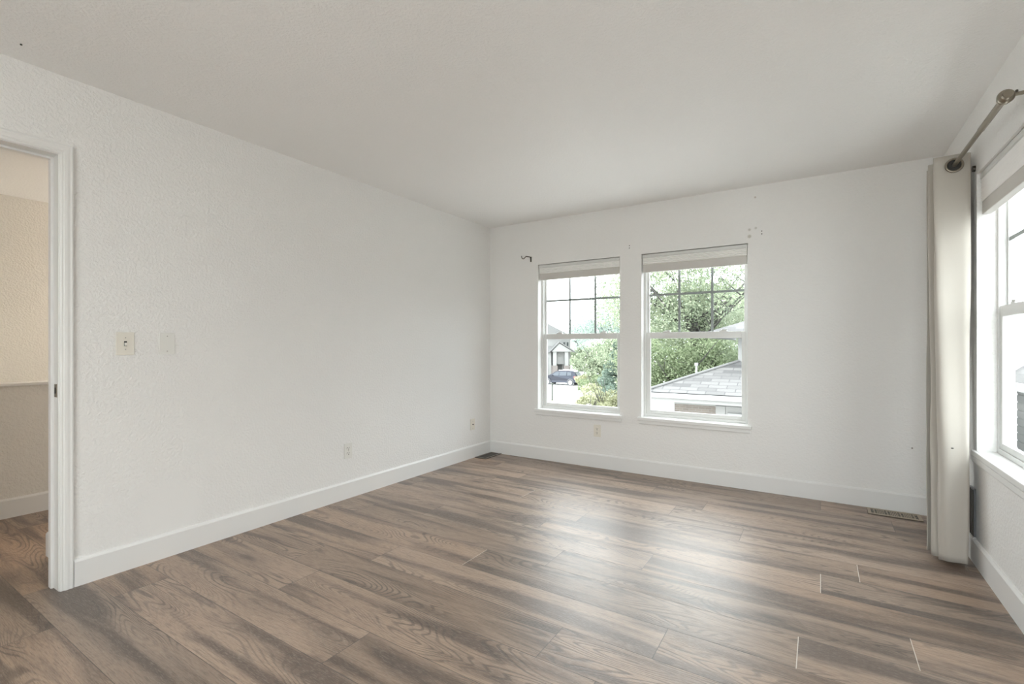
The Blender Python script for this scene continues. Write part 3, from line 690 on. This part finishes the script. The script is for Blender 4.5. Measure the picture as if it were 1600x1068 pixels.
# parked car: local x from rear to nose, z up
def car():
    d = 55; a = math.radians(30); dirv = -RV*math.cos(a)+FV*math.sin(a)
    o = at(907, d-1.0, G); t = empty('car', o, math.atan2(dirv.y, dirv.x), 'dark blue station wagon parked on the driveway', 'car')
    side = [(.10, .36), (.02, .55), (.03, .86), (.10, 1.02), (.42, 1.52), (.60, 1.60), (1.3, 1.66), (2.3, 1.63), (2.75, 1.53), (3.45, 1.06), (4.1, .97), (4.5, .84), (4.62, .66), (4.60, .42), (4.45, .30), (4.1, .28), (.5, .28)]
    def ty(z): return .90-(max(0, z-.95)*.33)
    b = MB(); b.prism(side, 'y', -1, 1)
    for v in b.bm.verts:
        x = v.co.x; nose = 1-.16*max(0, (x-3.9)/.72)**2-.08*max(0, (.35-x)/.35)**2
        v.co.y *= ty(v.co.z)*nose
    bmesh.ops.bevel(b.bm, geom=[e for e in b.bm.edges if abs(e.verts[0].co.y-e.verts[1].co.y) < .3 and abs(e.verts[0].co.y) > .3], offset=.05, segments=2, affect='EDGES')
    b.build('body', M['car'], t)
    for s in (-1, 1):
        for poly in ([(.72, 1.12), (.84, 1.46), (1.28, 1.52), (1.28, 1.10)], [(1.36, 1.10), (1.36, 1.53), (2.22, 1.53), (2.22, 1.07)], [(2.30, 1.07), (2.30, 1.53), (2.70, 1.45), (3.22, 1.07)]):
            b = MB(); b.prism(poly, 'y', 0, 1)
            for v in b.bm.verts: v.co.y = s*(ty(v.co.z)+(.006 if v.co.y > .5 else -.03))
            b.build('side_window', M['car_glass'], t)
        for x in (.86, 3.68):
            MB().cyl((x, s*.80, .36), (x, s*.905, .36), .41, n=26).build('wheel_arch', M['bumper'], t)
            w_ = MB().cyl((x, s*.70, .33), (x, s*.915, .33), .33, n=26).build('wheel', M['tyre'], t)
            MB().cyl((x, s*.90, .33), (x, s*.925, .33), .23, n=20).build('rim', M['alloy'], w_)
        b = MB().box(-.01, .45, s*.78-.10, s*.78+.135 if s > 0 else s*.78+.10, .86, 1.04, .02) if s > 0 else MB().box(-.01, .45, s*.78-.135, s*.78+.10, .86, 1.04, .02)
        b.build('tail_light', M['tail'], t)
        MB().box(4.32, 4.55, s*.62-.13, s*.62+.13, .68, .82, .02).build('headlight', M['headlamp'], t)
        MB().box(2.98, 3.14, s*.92-.08, s*.92+.08, 1.03, 1.16, .03).build('mirror', M['car'], t)
        MB().box(.6, 2.4, s*.60-.02, s*.60+.02, 1.64, 1.72, .01).build('roof_rail', M['alloy'], t)
    b = MB().prism([(.085, 1.08), (.36, 1.47), (.40, 1.45), (.13, 1.06)], 'y', -.62, .62); b.build('rear_window', M['pane_light'], t)
    b = MB().prism([(2.80, 1.53), (3.40, 1.11), (3.36, 1.08), (2.78, 1.49)], 'y', -.68, .68); b.build('windscreen', M['car_glass'], t)
    MB().box(-.04, .30, -.84, .84, .36, .58, .04).build('rear_bumper', M['bumper'], t)
    MB().box(-.01, .06, -.26, .26, .74, .88, .005).build('licence_plate', M['licence'], t)
car()
t = empty('marker_post', at(863, 39, G), 0, 'thin dark post standing by the driveway edge', 'post')
MB().cyl((0, 0, 0), (0, 0, 1.35), .06, n=10).build('shaft', M['post'], t); MB().box(-.1, .1, -.1, .1, 1.35, 1.42, .02).build('cap', M['post'], t)
# lawn strip and curb at the driveway edge
def strip(name, pts, wd, z, h, m, label, cat, kind=None):
    b = MB(); L = []
    for i, p in enumerate(pts):
        d = (pts[min(i+1, len(pts)-1)]-pts[max(i-1, 0)]).normalized(); nv = Vector((-d.y, d.x, 0)); L.append((p+nv*wd/2, p-nv*wd/2))
    R_ = [[b.bm.verts.new((q.x, q.y, zz)) for q, zz in ((a, z), (c, z), (c, z+h), (a, z+h))] for a, c in L]
    for A, B in zip(R_, R_[1:]):
        for i in range(4): b.bm.faces.new((A[i], A[(i+1) % 4], B[(i+1) % 4], B[i]))
    b.bm.faces.new(R_[0]); b.bm.faces.new(R_[-1]); return tag(b.build(name, M[m]), label, cat, kind=kind)
strip('curb', [at(872, 42, 0), at(872, 38, 0), at(876, 35, 0), at(883, 32, 0), at(894, 28, 0)], .22, G, .12, 'concrete', 'pale concrete curb curving beside the driveway', 'curb')
MB2 = MB(); MB2.prism([tuple(at(px, d, 0).xy) for px, d in ((838, 43), (858, 42), (868, 37), (872, 33), (876, 29), (838, 27))], 'z', G, G+.03)
tag(MB2.build('lawn', M['grass']), 'pale dry lawn patch around the thin post', 'lawn', kind='stuff')

# neighbour house with the shingled hip roof, eaves parallel to the back wall
def near_house():
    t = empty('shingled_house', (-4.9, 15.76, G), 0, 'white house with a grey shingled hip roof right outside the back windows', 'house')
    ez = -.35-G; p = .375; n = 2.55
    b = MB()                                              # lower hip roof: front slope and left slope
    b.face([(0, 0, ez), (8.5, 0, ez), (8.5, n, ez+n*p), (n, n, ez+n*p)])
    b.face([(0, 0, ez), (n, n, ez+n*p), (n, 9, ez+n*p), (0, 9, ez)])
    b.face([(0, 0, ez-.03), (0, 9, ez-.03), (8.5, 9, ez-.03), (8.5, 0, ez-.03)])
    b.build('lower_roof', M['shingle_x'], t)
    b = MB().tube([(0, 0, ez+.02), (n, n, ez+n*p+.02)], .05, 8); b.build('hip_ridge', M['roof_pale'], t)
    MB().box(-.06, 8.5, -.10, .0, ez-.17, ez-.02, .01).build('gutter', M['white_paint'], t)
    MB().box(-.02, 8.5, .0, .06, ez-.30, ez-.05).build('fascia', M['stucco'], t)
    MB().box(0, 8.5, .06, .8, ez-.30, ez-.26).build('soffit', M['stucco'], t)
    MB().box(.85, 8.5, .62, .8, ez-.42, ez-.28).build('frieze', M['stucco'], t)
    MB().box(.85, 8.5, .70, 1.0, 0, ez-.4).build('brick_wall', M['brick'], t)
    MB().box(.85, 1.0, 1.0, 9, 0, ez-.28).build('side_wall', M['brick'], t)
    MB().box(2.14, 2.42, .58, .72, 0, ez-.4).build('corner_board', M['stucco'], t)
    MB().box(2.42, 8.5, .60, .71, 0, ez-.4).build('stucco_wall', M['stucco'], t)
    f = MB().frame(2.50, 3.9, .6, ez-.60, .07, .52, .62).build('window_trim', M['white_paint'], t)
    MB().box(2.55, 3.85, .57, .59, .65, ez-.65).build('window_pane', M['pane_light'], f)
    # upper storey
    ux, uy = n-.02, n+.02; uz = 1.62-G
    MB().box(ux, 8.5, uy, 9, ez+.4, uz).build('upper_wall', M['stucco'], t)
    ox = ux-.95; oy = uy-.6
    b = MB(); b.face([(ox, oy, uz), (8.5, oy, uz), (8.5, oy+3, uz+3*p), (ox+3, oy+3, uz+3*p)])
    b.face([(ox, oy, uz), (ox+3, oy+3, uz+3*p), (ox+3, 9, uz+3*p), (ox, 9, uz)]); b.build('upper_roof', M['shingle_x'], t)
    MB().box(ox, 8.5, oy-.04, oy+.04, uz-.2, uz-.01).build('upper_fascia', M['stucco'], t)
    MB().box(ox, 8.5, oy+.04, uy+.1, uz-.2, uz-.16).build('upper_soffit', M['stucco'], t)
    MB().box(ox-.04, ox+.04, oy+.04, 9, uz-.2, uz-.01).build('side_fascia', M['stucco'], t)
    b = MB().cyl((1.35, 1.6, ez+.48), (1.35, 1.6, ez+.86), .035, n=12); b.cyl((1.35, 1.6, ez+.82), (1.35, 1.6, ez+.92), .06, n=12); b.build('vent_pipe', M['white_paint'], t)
near_house()
# neighbour house outside the right window
def side_house():
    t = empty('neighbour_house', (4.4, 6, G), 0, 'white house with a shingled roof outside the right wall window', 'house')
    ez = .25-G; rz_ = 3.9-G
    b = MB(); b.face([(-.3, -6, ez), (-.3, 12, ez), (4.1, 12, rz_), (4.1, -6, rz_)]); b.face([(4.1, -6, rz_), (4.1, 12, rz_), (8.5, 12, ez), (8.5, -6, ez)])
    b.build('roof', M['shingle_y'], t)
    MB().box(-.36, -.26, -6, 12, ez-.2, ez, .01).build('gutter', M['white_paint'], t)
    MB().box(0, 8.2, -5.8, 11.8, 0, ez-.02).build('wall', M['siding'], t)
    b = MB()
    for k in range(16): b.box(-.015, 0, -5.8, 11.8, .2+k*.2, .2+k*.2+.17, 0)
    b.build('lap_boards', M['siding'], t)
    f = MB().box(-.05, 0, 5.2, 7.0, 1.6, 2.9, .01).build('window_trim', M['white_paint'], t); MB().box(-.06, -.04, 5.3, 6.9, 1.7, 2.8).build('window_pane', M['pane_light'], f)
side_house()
